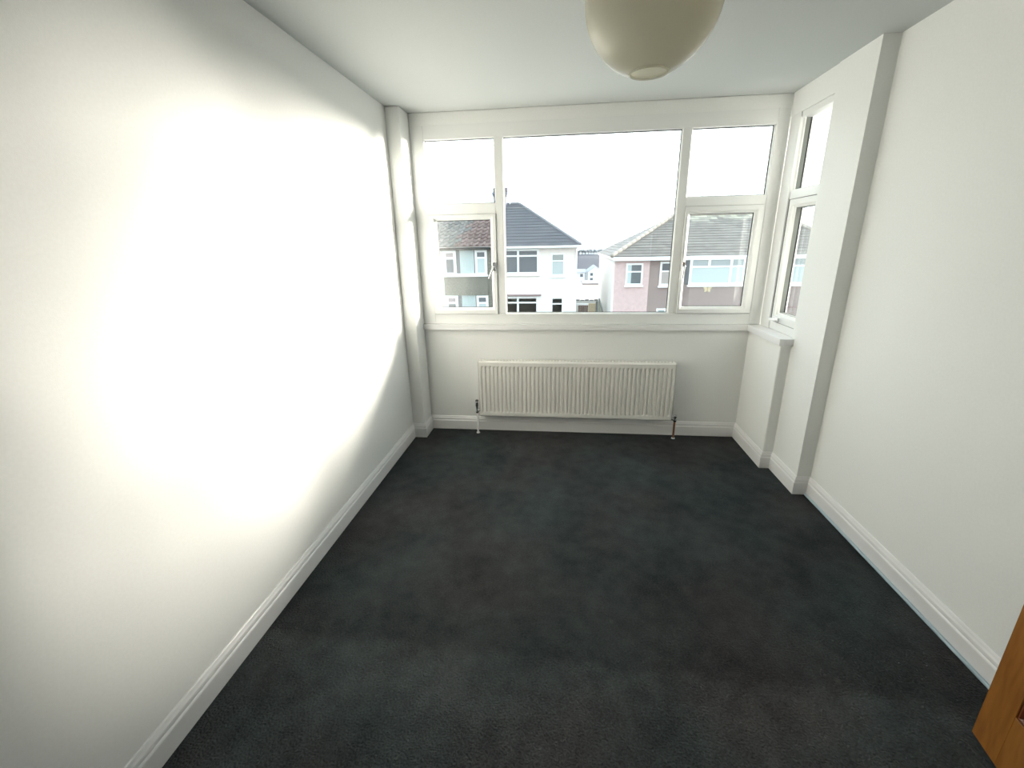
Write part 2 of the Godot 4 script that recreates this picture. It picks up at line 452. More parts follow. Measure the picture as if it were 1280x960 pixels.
func build_windows() -> void:
	var w := thing("window_1", "wide white plastic framed front window of five lights above the radiator", "window", Vector3(0, 0, ZW), "", "structure")
	var zb := -0.07
	var st := mb()
	# outer frame, drawn as members with chamfered edges
	bx(st, Vector3(XPL, 0.905, zb), Vector3(-1.020, 2.32, 0.0), 0.003)
	bx(st, Vector3(1.367, 0.905, zb), Vector3(1.452, 2.32, 0.0), 0.003)
	bx(st, Vector3(-1.021, 2.227, zb), Vector3(1.368, 2.32, 0.0), 0.003)
	bx(st, Vector3(-1.021, 0.905, zb), Vector3(1.368, 0.986, 0.0), 0.003)
	obj("window_frame", st, M.upvc, w)
	for x in [[-0.512, -0.448], [0.778, 0.838]]:
		obj("mullion", box(x[0], x[1], 0.985, 2.228, zb, 0.0, 0.003), M.upvc, w)
	obj("transom", box(-1.021, -0.511, 1.722, 1.797, zb, 0.0, 0.003), M.upvc, w)
	obj("transom", box(0.837, 1.368, 1.735, 1.797, zb, 0.0, 0.003), M.upvc, w)
	fixed(w, rc(-1.030 + 0.012, -0.514, 1.800, 2.226), 0.0)
	fixed(w, rc(-0.444, 0.774, 0.992, 2.226), 0.0)
	fixed(w, rc(0.842, 1.362, 1.800, 2.226), 0.0)
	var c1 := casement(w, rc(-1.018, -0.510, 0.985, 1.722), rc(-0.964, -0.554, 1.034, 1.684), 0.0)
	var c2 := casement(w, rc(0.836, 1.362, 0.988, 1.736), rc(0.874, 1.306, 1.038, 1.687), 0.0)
	handle_at(c1, Vector3(-0.532, 1.345, 0.012), Vector3(-0.035, -0.085, 0.004))
	handle_at(c2, Vector3(0.856, 1.33, 0.012), Vector3(-0.010, -0.085, 0.004))
	st = mb()
	bx(st, Vector3(-0.66, 1.724, 0.0), Vector3(-0.64, 1.732, 0.006), 0.002)
	obj("trickle_vent_stud", st, M.upvc, w)
	# the sill board is one L-shaped board carried round into the side of the bay
	st = mb()
	var zf := ZW + 0.026
	var pts := PackedVector2Array([Vector2(XPL, -(ZW - 0.06)), Vector2(XPL, -zf), Vector2(XB - 0.02, -zf), Vector2(XB - 0.02, -(ZB + 0.022)), Vector2(XPR, -(ZB + 0.022)), Vector2(XPR, -ZB), Vector2(1.50, -ZB), Vector2(1.50, -(ZW - 0.06))])
	# xy outline laid flat: y of the outline is -z of the room
	prism(st, pts, 0.862, 0.905, Transform3D(Basis(Vector3.RIGHT, Vector3.FORWARD, Vector3.UP), Vector3(0, 0, -ZW)))
	obj("window_sill", st, M.sill, w)
	# side window of the bay, facing the room across the bay
	var s := thing("window_2", "narrow white side window of the bay beside the right pier", "window", Vector3(1.447, 0, 0), "", "structure")
	s.rotation.y = -PI / 2      # local x runs towards the viewer, local z into the room
	st = mb()
	var a := ZW + 0.002
	bx(st, Vector3(a, 0.905, zb), Vector3(-3.325, 2.262, 0.0), 0.003)
	bx(st, Vector3(-2.922, 0.905, zb), Vector3(-2.87, 2.262, -0.009), 0.003)
	bx(st, Vector3(-3.326, 2.226, zb), Vector3(-2.921, 2.262, -0.009), 0.003)
	bx(st, Vector3(-3.326, 0.905, zb), Vector3(-2.921, 0.962, -0.009), 0.003)
	obj("window_frame", st, M.upvc, s)
	obj("transom", box(-3.326, -2.921, 1.752, 1.806, zb, -0.009, 0.003), M.upvc, s)
	fixed(s, rc(-3.316, -2.930, 1.812, 2.238), -0.010, 0.018)
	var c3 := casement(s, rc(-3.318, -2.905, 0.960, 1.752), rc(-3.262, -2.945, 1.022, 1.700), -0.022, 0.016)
	st = mb()
	bx(st, Vector3(-3.275, 0.966, -0.010), Vector3(-3.205, 0.996, 0.006), 0.004)
	tube(st, [Vector3(-3.24, 0.981, 0.004), Vector3(-3.24, 0.981, 0.032), Vector3(-3.13, 0.992, 0.040)], 0.010, 10)
	obj("window_handle", st, M.white, c3)

func build_radiator() -> void:
	var x0 := -0.672; var x1 := 0.858; var y0 := 0.157; var y1 := 0.621
	var zf := -3.363
	var r := thing("radiator", "long white ribbed panel radiator under the front window", "radiator", Vector3(0, 0, 0))
	# fluted front panel: a flute every 33 mm between a flat top and bottom band
	var st := mb()
	var n := 46
	var pitch := (x1 - x0 - 0.03) / n
	var line := []
	line.append(Vector2(x0, -0.012)); line.append(Vector2(x0 + 0.006, 0.0)); line.append(Vector2(x0 + 0.015, 0.0))
	for k in n:
		var b := x0 + 0.015 + pitch * k
		for q in [[0.22, 0.0], [0.36, -0.009], [0.64, -0.009], [0.78, 0.0]]:
			line.append(Vector2(b + pitch * q[0], q[1]))
	line.append(Vector2(x1 - 0.006, 0.0)); line.append(Vector2(x1, -0.012))
	var rows := [[y0, -0.012, 0.0], [y0 + 0.008, 0.0, 0.0], [y0 + 0.034, 0.0, 0.0], [y0 + 0.046, 0.0, 1.0], [y1 - 0.050, 0.0, 1.0], [y1 - 0.036, 0.0, 0.0], [y1 - 0.008, 0.0, 0.0], [y1, -0.010, 0.0]]
	for i in rows.size() - 1:
		for k in line.size() - 1:
			var v := []
			for q in [[i, k], [i, k + 1], [i + 1, k + 1], [i + 1, k]]:
				var ro: Array = rows[q[0]]; var p: Vector2 = line[q[1]]
				var edge: bool = q[1] == 0 or q[1] == line.size() - 1
				v.append(Vector3(p.x, ro[0], zf + ro[1] + (p.y if edge else p.y * ro[2])))
			quad(st, v[0], v[1], v[2], v[3], Vector3.BACK)
	bx(st, Vector3(x0, y0, zf - 0.026), Vector3(x1, y1, zf - 0.0125))
	obj("front_panel", st, M.radiator, r)
	st = mb()
	for k in 92:                         # folded convector fins behind the panel
		var b := x0 + 0.02 + k * (x1 - x0 - 0.04) / 91.0
		bx(st, Vector3(b - 0.0006, y0 + 0.03, zf - 0.066), Vector3(b + 0.0006, y1 - 0.03, zf - 0.026))
	obj("convector_fins", st, M.radiator, r).set_meta("kind", "stuff")
	st = mb()
	bx(st, Vector3(x0, y1 - 0.012, zf - 0.078), Vector3(x1, y1 + 0.002, zf - 0.066), 0.002)
	bx(st, Vector3(x0, y1 - 0.006, zf - 0.03), Vector3(x1, y1 + 0.003, zf - 0.010), 0.003)
	for k in 60:
		var b := x0 + 0.012 + k * (x1 - x0 - 0.024) / 59.0
		bx(st, Vector3(b - 0.005, y1 - 0.006, zf - 0.068), Vector3(b + 0.005, y1 + 0.001, zf - 0.028))
	obj("top_grille", st, M.radiator, r)
	for x in [x0 - 0.004, x1 + 0.001]:
		obj("side_panel", box(x, x + 0.003, y0 + 0.012, y1 + 0.002, zf - 0.078, zf - 0.006, 0.001), M.radiator, r)
	for x in [-0.35, 0.54]:
		obj("wall_bracket", box(x - 0.02, x + 0.02, y0 + 0.05, y1 - 0.02, ZW + 0.001, zf - 0.066), M.radiator, r)
	# tall chrome valve on the left, low lockshield on the right
	var v := obj("valve", valve_body(Vector3(x0 - 0.025, 0.20, zf - 0.018), 1.0, 0.082), M.chrome, r)
	v.set_meta("label", "tall chrome valve at the left end")
	st = mb()
	lathe(st, [Vector2(0.0001, 0), Vector2(0.012, 0), Vector2(0.013, 0.004), Vector2(0.013, 0.026), Vector2(0.010, 0.030), Vector2(0.0001, 0.030)], 16, Vector3(x0 - 0.025, 0.262, zf - 0.018))
	obj("valve_cap", st, M.dark, v)
	st = mb()
	tube(st, [Vector3(x0 - 0.025, 0.0, zf - 0.018), Vector3(x0 - 0.025, 0.19, zf - 0.018)], 0.0078, 12)
	obj("pipe", st, M.white, v).set_meta("label", "white painted pipe")
	st = mb()
	lathe(st, [Vector2(0.008, 0.007), Vector2(0.013, 0.006), Vector2(0.015, 0.0)], 20, Vector3(x0 - 0.025, 0.0, zf - 0.018))
	obj("pipe_collar", st, M.white, v)
	v = obj("valve", valve_body(Vector3(x1 + 0.028, 0.165, zf - 0.018), -1.0, 0.034), M.chrome, r)
	v.set_meta("label", "low chrome lockshield valve at the right end")
	st = mb()
	tube(st, [Vector3(x1 + 0.028, 0.0, zf - 0.018), Vector3(x1 + 0.028, 0.155, zf - 0.018)], 0.0082, 12)
	obj("pipe", st, M.copper, v).set_meta("label", "bare copper pipe")
	st = mb()
	lathe(st, [Vector2(0.008, 0.008), Vector2(0.013, 0.007), Vector2(0.015, 0.0)], 20, Vector3(x1 + 0.028, 0.0, zf - 0.018))
	obj("pipe_collar", st, M.white, v)

func valve_body(at: Vector3, side: float, h: float) -> SurfaceTool:
	var st := mb()
	lathe(st, [Vector2(0.0001, -0.022), Vector2(0.011, -0.022), Vector2(0.014, -0.018), Vector2(0.014, -0.004), Vector2(0.011, 0.0), Vector2(0.011, h * 0.45), Vector2(0.015, h * 0.5), Vector2(0.015, h * 0.9), Vector2(0.012, h), Vector2(0.0001, h)], 18, at)
	tube(st, [at + Vector3(0, 0.002, 0), at + Vector3(0.034 * side, 0.002, 0)], 0.009, 12)
	tube(st, [at + Vector3(0.012 * side, 0.002, 0), at + Vector3(0.024 * side, 0.002, 0)], 0.0135, 6)
	return st

func build_lamp() -> void:
	var at := Vector3(0.189, 0, -1.248)
	var l := thing("pendant_lamp", "round translucent white globe pendant hanging from the ceiling", "lamp", at)
	var cy := 2.035; var r := 0.153
	# thin blown shell, open at the top and the bottom
	var pr := []
	var t0 := deg_to_rad(-73.5); var t1 := deg_to_rad(72.0)
	for i in 41:
		var t := lerpf(t0, t1, i / 40.0)
		pr.append(Vector2(r * cos(t), cy + r * sin(t)))
	for i in 41:
		var t := lerpf(t1, t0, i / 40.0)
		pr.append(Vector2((r - 0.0035) * cos(t), cy + (r - 0.0035) * sin(t)))
	var st := mb()
	lathe(st, pr, 96, Vector3.ZERO, true)
	var sh := obj("globe_shade", st, M.shade, l)
	st = mb()
	var lip := []
	for k in 12:
		var t := TAU * k / 12.0
		lip.append(Vector2(r * cos(t0) + 0.0028 * cos(t), cy + r * sin(t0) + 0.0028 * sin(t)))
	lathe(st, lip, 64, Vector3.ZERO, true)
	obj("bottom_rim", st, M.shade, sh)
	st = mb()
	lathe(st, [Vector2(0.0001, cy + 0.142), Vector2(0.054, cy + 0.142), Vector2(0.052, cy + 0.150), Vector2(0.030, cy + 0.158), Vector2(0.026, cy + 0.190), Vector2(0.008, cy + 0.2), Vector2(0.0001, cy + 0.2)], 32)
	obj("lamp_holder", st, M.plastic, l)
	st = mb()
	tube(st, [Vector3(0, cy + 0.19, 0), Vector3(0, 2.375, 0)], 0.0035, 10)
	obj("cord", st, M.plastic, l)
	st = mb()
	lathe(st, [Vector2(0.0001, 2.368), Vector2(0.012, 2.368), Vector2(0.020, 2.376), Vector2(0.042, 2.380), Vector2(0.048, 2.390), Vector2(0.048, CE), Vector2(0.0001, CE)], 32)
	obj("ceiling_rose", st, M.plastic, l)

func build_door() -> void:
	var d := thing("door_1", "orange brown varnished wooden door standing open beside the right wall", "door", Vector3(1.306, 0, -1.165), "", "structure")
	d.rotation.y = deg_to_rad(-9.0)
	# local z runs back from the leading edge, x towards the right wall
	var wd := 0.762; var th := 0.036; var y0 := 0.012; var y1 := 1.98
	obj("stile", box(0, th, y0, y1, 0, 0.10, 0.0015), M.wood, d)
	obj("stile", box(0, th, y0, y1, wd - 0.10, wd, 0.0015), M.wood, d)
	for y in [[y0, 0.205], [0.86, 1.05], [y1 - 0.11, y1]]:
		obj("rail", box(0.0002, th - 0.0002, y[0], y[1], 0.099, wd - 0.099, 0.001), M.wood, d)
	obj("muntin", box(0.0005, th - 0.0005, 0.204, y1 - 0.109, wd / 2 - 0.05, wd / 2 + 0.05, 0.002), M.wood, d)
	var red := mat(Color(0.17, 0.045, 0.015), 0.35)
	for y in [[0.205, 0.86], [1.05, y1 - 0.11]]:
		for z in [[0.10, wd / 2 - 0.05], [wd / 2 + 0.05, wd - 0.10]]:
			var p := obj("panel", box(0.012, th - 0.012, y[0] - 0.005, y[1] + 0.005, z[0] - 0.005, z[1] + 0.005), M.wood, d)
			var st := mb()
			ring(st, rc(z[0], z[1], y[0], y[1]), rc(z[0] + 0.016, z[1] - 0.016, y[0] + 0.016, y[1] - 0.016), 0.0, 0.011, 0.009)
			var mo := obj("moulding", st, red, p)
			mo.set_meta("label", "dark red-brown panel moulding")
			mo.transform = Transform3D(Basis(Vector3(0, 0, 1), Vector3(0, 1, 0), Vector3(-1, 0, 0)), Vector3(0.013, 0, 0))
	var st := mb()
	lathe(st, [Vector2(0.0001, 0), Vector2(0.024, 0), Vector2(0.024, 0.006), Vector2(0.009, 0.010), Vector2(0.009, 0.036), Vector2(0.024, 0.046), Vector2(0.024, 0.062), Vector2(0.014, 0.068), Vector2(0.0001, 0.068)], 24, Vector3(0, 0.98, 0.06), false, Basis(Vector3.UP, Vector3.LEFT, Vector3.BACK))
	obj("door_knob", st, M.chrome, d)

# --- outside -------------------------------------------------------------------
# one slope of a roof: eave a-b, top c-d, laid in courses of single tiles with raised lower edges
func courses(a: Vector3, b: Vector3, c: Vector3, d: Vector3, rows: int, tile: float, roll: float, sd: int, tint: Callable) -> SurfaceTool:
	var st := mb()
	var e := (b - a).normalized()
	var up := ((c + d) * 0.5 - (a + b) * 0.5)
	var n := e.cross(up).normalized()
	if n.y < 0: n = -n
	var rng := RandomNumberGenerator.new(); rng.seed = sd
	var lift := 0.05 if roll > 0.0 else 0.022
	for i in rows:
		var t0 := float(i) / rows; var t1 := float(i + 1) / rows
		var l0 := a.lerp(c, t0); var r0 := b.lerp(d, t0)
		var l1 := a.lerp(c, t1); var r1 := b.lerp(d, t1)
		var s0 := (l0 - a).dot(e); var s1 := (r0 - a).dot(e)
		var u0 := (l1 - a).dot(e); var u1 := (r1 - a).dot(e)
		var k := floori(minf(s0, u0) / tile) - 1
		while k * tile < maxf(s1, u1):
			var off := 0.5 * tile if i % 2 == 1 and roll == 0.0 else 0.0
			var col: Color = tint.call(k, i, rng.randf())
			var cuts := [[0.0, 0.0], [1.0, 0.0]] if roll == 0.0 else [[0.0, 0.0], [0.45, 0.0], [0.58, roll], [0.86, roll], [1.0, 0.0]]
			for q in cuts.size() - 1:
				var x0: float = k * tile + off + cuts[q][0] * tile; var x1: float = k * tile + off + cuts[q + 1][0] * tile
				var h0: float = cuts[q][1]; var h1: float = cuts[q + 1][1]
				var b0 := clampf(x0, s0, s1); var b1 := clampf(x1, s0, s1)
				var c0 := clampf(x0, u0, u1); var c1 := clampf(x1, u0, u1)
				if b1 - b0 < 0.001 and c1 - c0 < 0.001: continue
				var base0 := a + (up * t0); base0 -= e * (base0 - a).dot(e)
				var base1 := a + (up * t1); base1 -= e * (base1 - a).dot(e)
				st.set_color(col)
				var p0 := base0 + e * b0 + n * (lift + h0); var p1 := base0 + e * b1 + n * (lift + h1)
				var p2 := base1 + e * c1 + n * (0.006 + h1); var p3 := base1 + e * c0 + n * (0.006 + h0)
				quad(st, p0, p1, p2, p3, n)
				quad(st, base0 + e * b0, base0 + e * b1, p1, p0, -up)
			k += 1
	return st

func hip_roof(house: Node3D, x0: float, x1: float, rx0: float, rx1: float, ye: float, yr: float, zf: float, zm: float, zr: float, m: Material) -> MeshInstance3D:
	# solid core of the roof
	var st := mb()
	var f0 := Vector3(x0, ye, zf); var f1 := Vector3(x1, ye, zf); var r0 := Vector3(x0, ye, zr); var r1 := Vector3(x1, ye, zr)
	var t0 := Vector3(rx0, yr, zm); var t1 := Vector3(rx1, yr, zm)
	quad(st, f0, f1, t1, t0, Vector3(0, 1, 1))
	quad(st, r0, r1, t1, t0, Vector3(0, 1, -1))
	tri(st, f0, r0, t0, Vector3(-1, 0.2, 0))
	tri(st, f1, r1, t1, Vector3(1, 0.2, 0))
	quad(st, f0, f1, r1, r0, Vector3.DOWN)
	return obj("roof", st, m, house)

func ridge(roof: Node, pts: Array, r: float, m: Material) -> void:
	var st := mb()
	for i in pts.size() - 1:
		var a: Vector3 = pts[i]; var b: Vector3 = pts[i + 1]
		var n := maxi(1, roundi(a.distance_to(b) / 0.45))
		for k in n:
			var p := a.lerp(b, float(k) / n); var q := a.lerp(b, (k + 0.94) / n)
			tube(st, [p, q], r * (1.0 + 0.06 * ((k * 7) % 3)), 8)
	obj("ridge_tiles", st, m, roof)

# a white framed window proud of the wall plane z: xs are the frame bars' centres, ys the transoms
func house_window(house: Node, x0: float, x1: float, y0: float, y1: float, z: float, xs: Array, ys: Array, glass: Callable, bar := 0.09, sill := true, tops := []) -> MeshInstance3D:
	var st := mb()
	bx(st, Vector3(x0, y0, z - 0.05), Vector3(x0 + bar, y1, z + 0.06), 0.01)
	bx(st, Vector3(x1 - bar, y0, z - 0.05), Vector3(x1, y1, z + 0.06), 0.01)
	bx(st, Vector3(x0 + bar * 0.9, y0, z - 0.05), Vector3(x1 - bar * 0.9, y0 + bar, z + 0.058), 0.01)
	bx(st, Vector3(x0 + bar * 0.9, y1 - bar, z - 0.05), Vector3(x1 - bar * 0.9, y1, z + 0.058), 0.01)
	for x in xs: bx(st, Vector3(x - bar * 0.5, y0 + bar * 0.9, z - 0.05), Vector3(x + bar * 0.5, y1 - bar * 0.9, z + 0.055), 0.01)
	for x in tops: bx(st, Vector3(x - bar * 0.5, ys[-1], z - 0.05), Vector3(x + bar * 0.5, y1 - bar * 0.9, z + 0.055), 0.01)
	for y in ys: bx(st, Vector3(x0 + bar * 0.9, y - bar * 0.4, z - 0.05), Vector3(x1 - bar * 0.9, y + bar * 0.4, z + 0.052), 0.01)
	var w := obj("window", st, M.white, house)
	var ex := [x0] + xs + [x1]; var ey := [y0] + ys + [y1]
	for i in ex.size() - 1:
		for j in ey.size() - 1:
			obj("pane", box(ex[i] + bar * 0.3, ex[i + 1] - bar * 0.3, ey[j] + bar * 0.3, ey[j + 1] - bar * 0.3, z - 0.02, z + 0.02), glass.call(i, j), w)
	if sill:
		obj("sill", box(x0 - 0.05, x1 + 0.05, y0 - 0.09, y0 + 0.005, z - 0.05, z + 0.12, 0.015), M.white, w)
	return w

func build_left_houses() -> void:
	var zf := -24.0; var zr := -32.0; var zm := -28.0
	var ye := 1.38; var yr := 3.72
	var party := -3.80
	var dk := func(_i, _j): return M.far_glass
	# slate-roofed cream half
	var h := thing("semi_detached_house", "cream rendered semi-detached house with hipped dark slate roof, seen left of centre", "house", Vector3.ZERO)
	obj("wall", box(party, 0.62, -4.3, 1.32, zr, zf), M.render_cream, h)
	obj("white_band", box(party + 0.02, 0.625, -4.3, -0.22, zf - 0.2, zf + 0.02), M.render_white, h)
	var st := mb()
	var f0 := Vector3(party, ye, zf + 0.3); var f1 := Vector3(0.82, ye, zf + 0.3)
	var b0 := Vector3(party, ye, zr - 0.3); var b1 := Vector3(0.82, ye, zr - 0.3)
	var t0 := Vector3(party, yr, zm); var t1 := Vector3(-2.70, yr, zm)
	quad(st, f0, f1, t1, t0, Vector3(0, 1, 1)); quad(st, b0, b1, t1, t0, Vector3(0, 1, -1))
	tri(st, f1, b1, t1, Vector3(1, 0.2, 0)); quad(st, f0, f1, b1, b0, Vector3.DOWN); tri(st, f0, b0, t0, Vector3.LEFT)
	var roof := obj("roof", st, M.gutter_dark, h)
	var slate := func(_k, _i, r): return Color(0.074, 0.072, 0.086).lerp(Color(0.096, 0.094, 0.106), r)
	obj("slate_courses", courses(f0, f1, t0, t1, 15, 0.30, 0.0, 5, slate), M.slate, roof).set_meta("kind", "stuff")
	obj("slate_courses", courses(f1, b1, t1, t1, 15, 0.30, 0.0, 6, slate), M.slate, roof).set_meta("kind", "stuff")
	ridge(roof, [t0 + Vector3.UP * 0.03, t1 + Vector3.UP * 0.03, f1 + Vector3.UP * 0.02], 0.07, mat(Color(0.22, 0.22, 0.24), 0.8))
	obj("gutter", box(party, 0.84, 1.25, 1.36, zf + 0.2, zf + 0.33, 0.03), M.white, h)
	obj("downpipe", box(0.56, 0.64, -4.3, 1.27, zf + 0.02, zf + 0.10, 0.03), M.white, h)
	house_window(h, -3.62, -1.32, -0.05, 1.24, zf, [-2.42], [0.88], dk, 0.11)
	house_window(h, -0.72, 0.02, -0.16, 1.00, zf, [], [0.60], func(_i, j): return mat(Color(0.26, 0.28, 0.28), 0.15) if j == 1 else mat(Color(0.44, 0.48, 0.49), 0.5))
	house_window(h, -3.62, -1.36, -2.6, -1.20, zf, [-2.46], [-1.53], dk, 0.11)
	house_window(h, -0.70, -0.02, -2.6, -1.24, zf, [], [-1.60], dk)
	obj("canopy", box(-3.68, -1.20, -1.16, -1.09, zf - 0.05, zf + 0.28, 0.02), M.lead, h)
	# chimney on the party wall
	st = mb()
	bx(st, Vector3(-4.18, 3.0, zm - 0.35), Vector3(-3.44, 4.22, zm + 0.35), 0.02)
	bx(st, Vector3(-4.26, 4.22, zm - 0.42), Vector3(-3.36, 4.34, zm + 0.42), 0.02)
	bx(st, Vector3(-4.22, 4.12, zm - 0.38), Vector3(-3.40, 4.22, zm + 0.38), 0.01)
	var ch := obj("chimney", st, M.brick, h)
	for x in [-4.16, -3.46]:
		st = mb()
		lathe(st, [Vector2(0.0001, 0), Vector2(0.11, 0), Vector2(0.09, 0.22), Vector2(0.11, 0.25), Vector2(0.10, 0.28), Vector2(0.0001, 0.28)], 12, Vector3(x, 4.34, zm))
		obj("chimney_pot", st, M.pot, ch)
	# brown-tiled half with a dark pebbledash bay
	var g := thing("semi_detached_house", "semi-detached house with red-brown roman tiles and dark pebbledash below its windows, at far left", "house", Vector3.ZERO)
	obj("wall", box(-8.3, party, -4.3, 1.32, zr, zf), M.render_cream, g)
	obj("pebbledash_strip", box(-4.06, party - 0.01, -4.3, 1.30, zf - 0.1, zf + 0.03), M.pebble, g)
	st = mb()
	f0 = Vector3(-8.5, ye, zf + 0.3); f1 = Vector3(party, ye, zf + 0.3)
	b0 = Vector3(-8.5, ye, zr - 0.3); b1 = Vector3(party, ye, zr - 0.3)
	t0 = Vector3(-8.5, yr, zm); t1 = Vector3(party, yr, zm)
	quad(st, f0, f1, t1, t0, Vector3(0, 1, 1)); quad(st, b0, b1, t1, t0, Vector3(0, 1, -1))
	tri(st, f0, b0, t0, Vector3.LEFT); tri(st, f1, b1, t1, Vector3.RIGHT); quad(st, f0, f1, b1, b0, Vector3.DOWN)
	roof = obj("roof", st, M.gutter_dark, g)
	var roman := func(k, i, r):
		# old lichened grey tiles to the left of a ragged diagonal, newer red-brown ones to the right
		var x: float = -8.5 + 0.34 * k
		var old: bool = x < -5.78 + 0.06 * i + 0.25 * sin(i * 2.1)
		return Color(0.105, 0.105, 0.10).lerp(Color(0.16, 0.155, 0.15), r) if old else Color(0.12, 0.075, 0.068).lerp(Color(0.20, 0.135, 0.125), r)
	obj("roman_tile_courses", courses(f0, f1, t0, t1, 12, 0.34, 0.085, 9, roman), M.slate, roof).set_meta("kind", "stuff")
	ridge(roof, [t0 + Vector3.UP * 0.03, t1 + Vector3.UP * 0.03], 0.08, mat(Color(0.25, 0.2, 0.19), 0.8))
	obj("gutter", box(-8.5, party - 0.03, 1.22, 1.36, zf + 0.2, zf + 0.33, 0.03), M.gutter_dark, g)
	# shallow square bay, white side lights and a wide curtained centre light on both floors
	obj("bay_spandrel", box(-6.42, -4.06, -1.12, -0.06, zf - 0.1, zf + 0.14), M.pebble, g)
	obj("bay_side", box(-6.68, -6.40, -4.3, 1.28, zf - 0.1, zf + 0.05), M.render_white, g)
	for f in [[-0.06, 1.22], [-2.5, -1.13]]:
		var y0: float = f[0]; var y1: float = f[1]
		house_window(g, -6.40, -5.72, y0, y1, zf + 0.06, [], [y1 - 0.40], func(_i, j): return M.far_glass if j == 0 else mat(Color(0.34, 0.28, 0.29), 0.2), 0.14, false)
		house_window(g, -4.70, -4.06, y0, y1, zf + 0.06, [], [y1 - 0.40], func(_i, j): return M.blind if j == 0 else M.far_glass, 0.12, false)
		var w := obj("window", box(-5.72, -4.70, y0, y0 + 0.09, zf - 0.02, zf + 0.10, 0.01), M.white, g)
		obj("pane", box(-5.72, -4.70, y0 + 0.08, y1, zf - 0.03, zf + 0.03), M.far_glass, w)
		var stc := mb()
		for k in 9:                        # gathered pale curtain against the glass
			var cx := -5.48 + 0.085 * k
			lathe(stc, [Vector2(0.05, y0 + 0.09), Vector2(0.046, y1)], 8, Vector3(cx, 0, zf + 0.02))
		obj("curtain", stc, M.blind, w)
		obj("sill", box(-6.45, -4.02, y0 - 0.08, y0 + 0.01, zf - 0.05, zf + 0.20, 0.015), M.white, w)

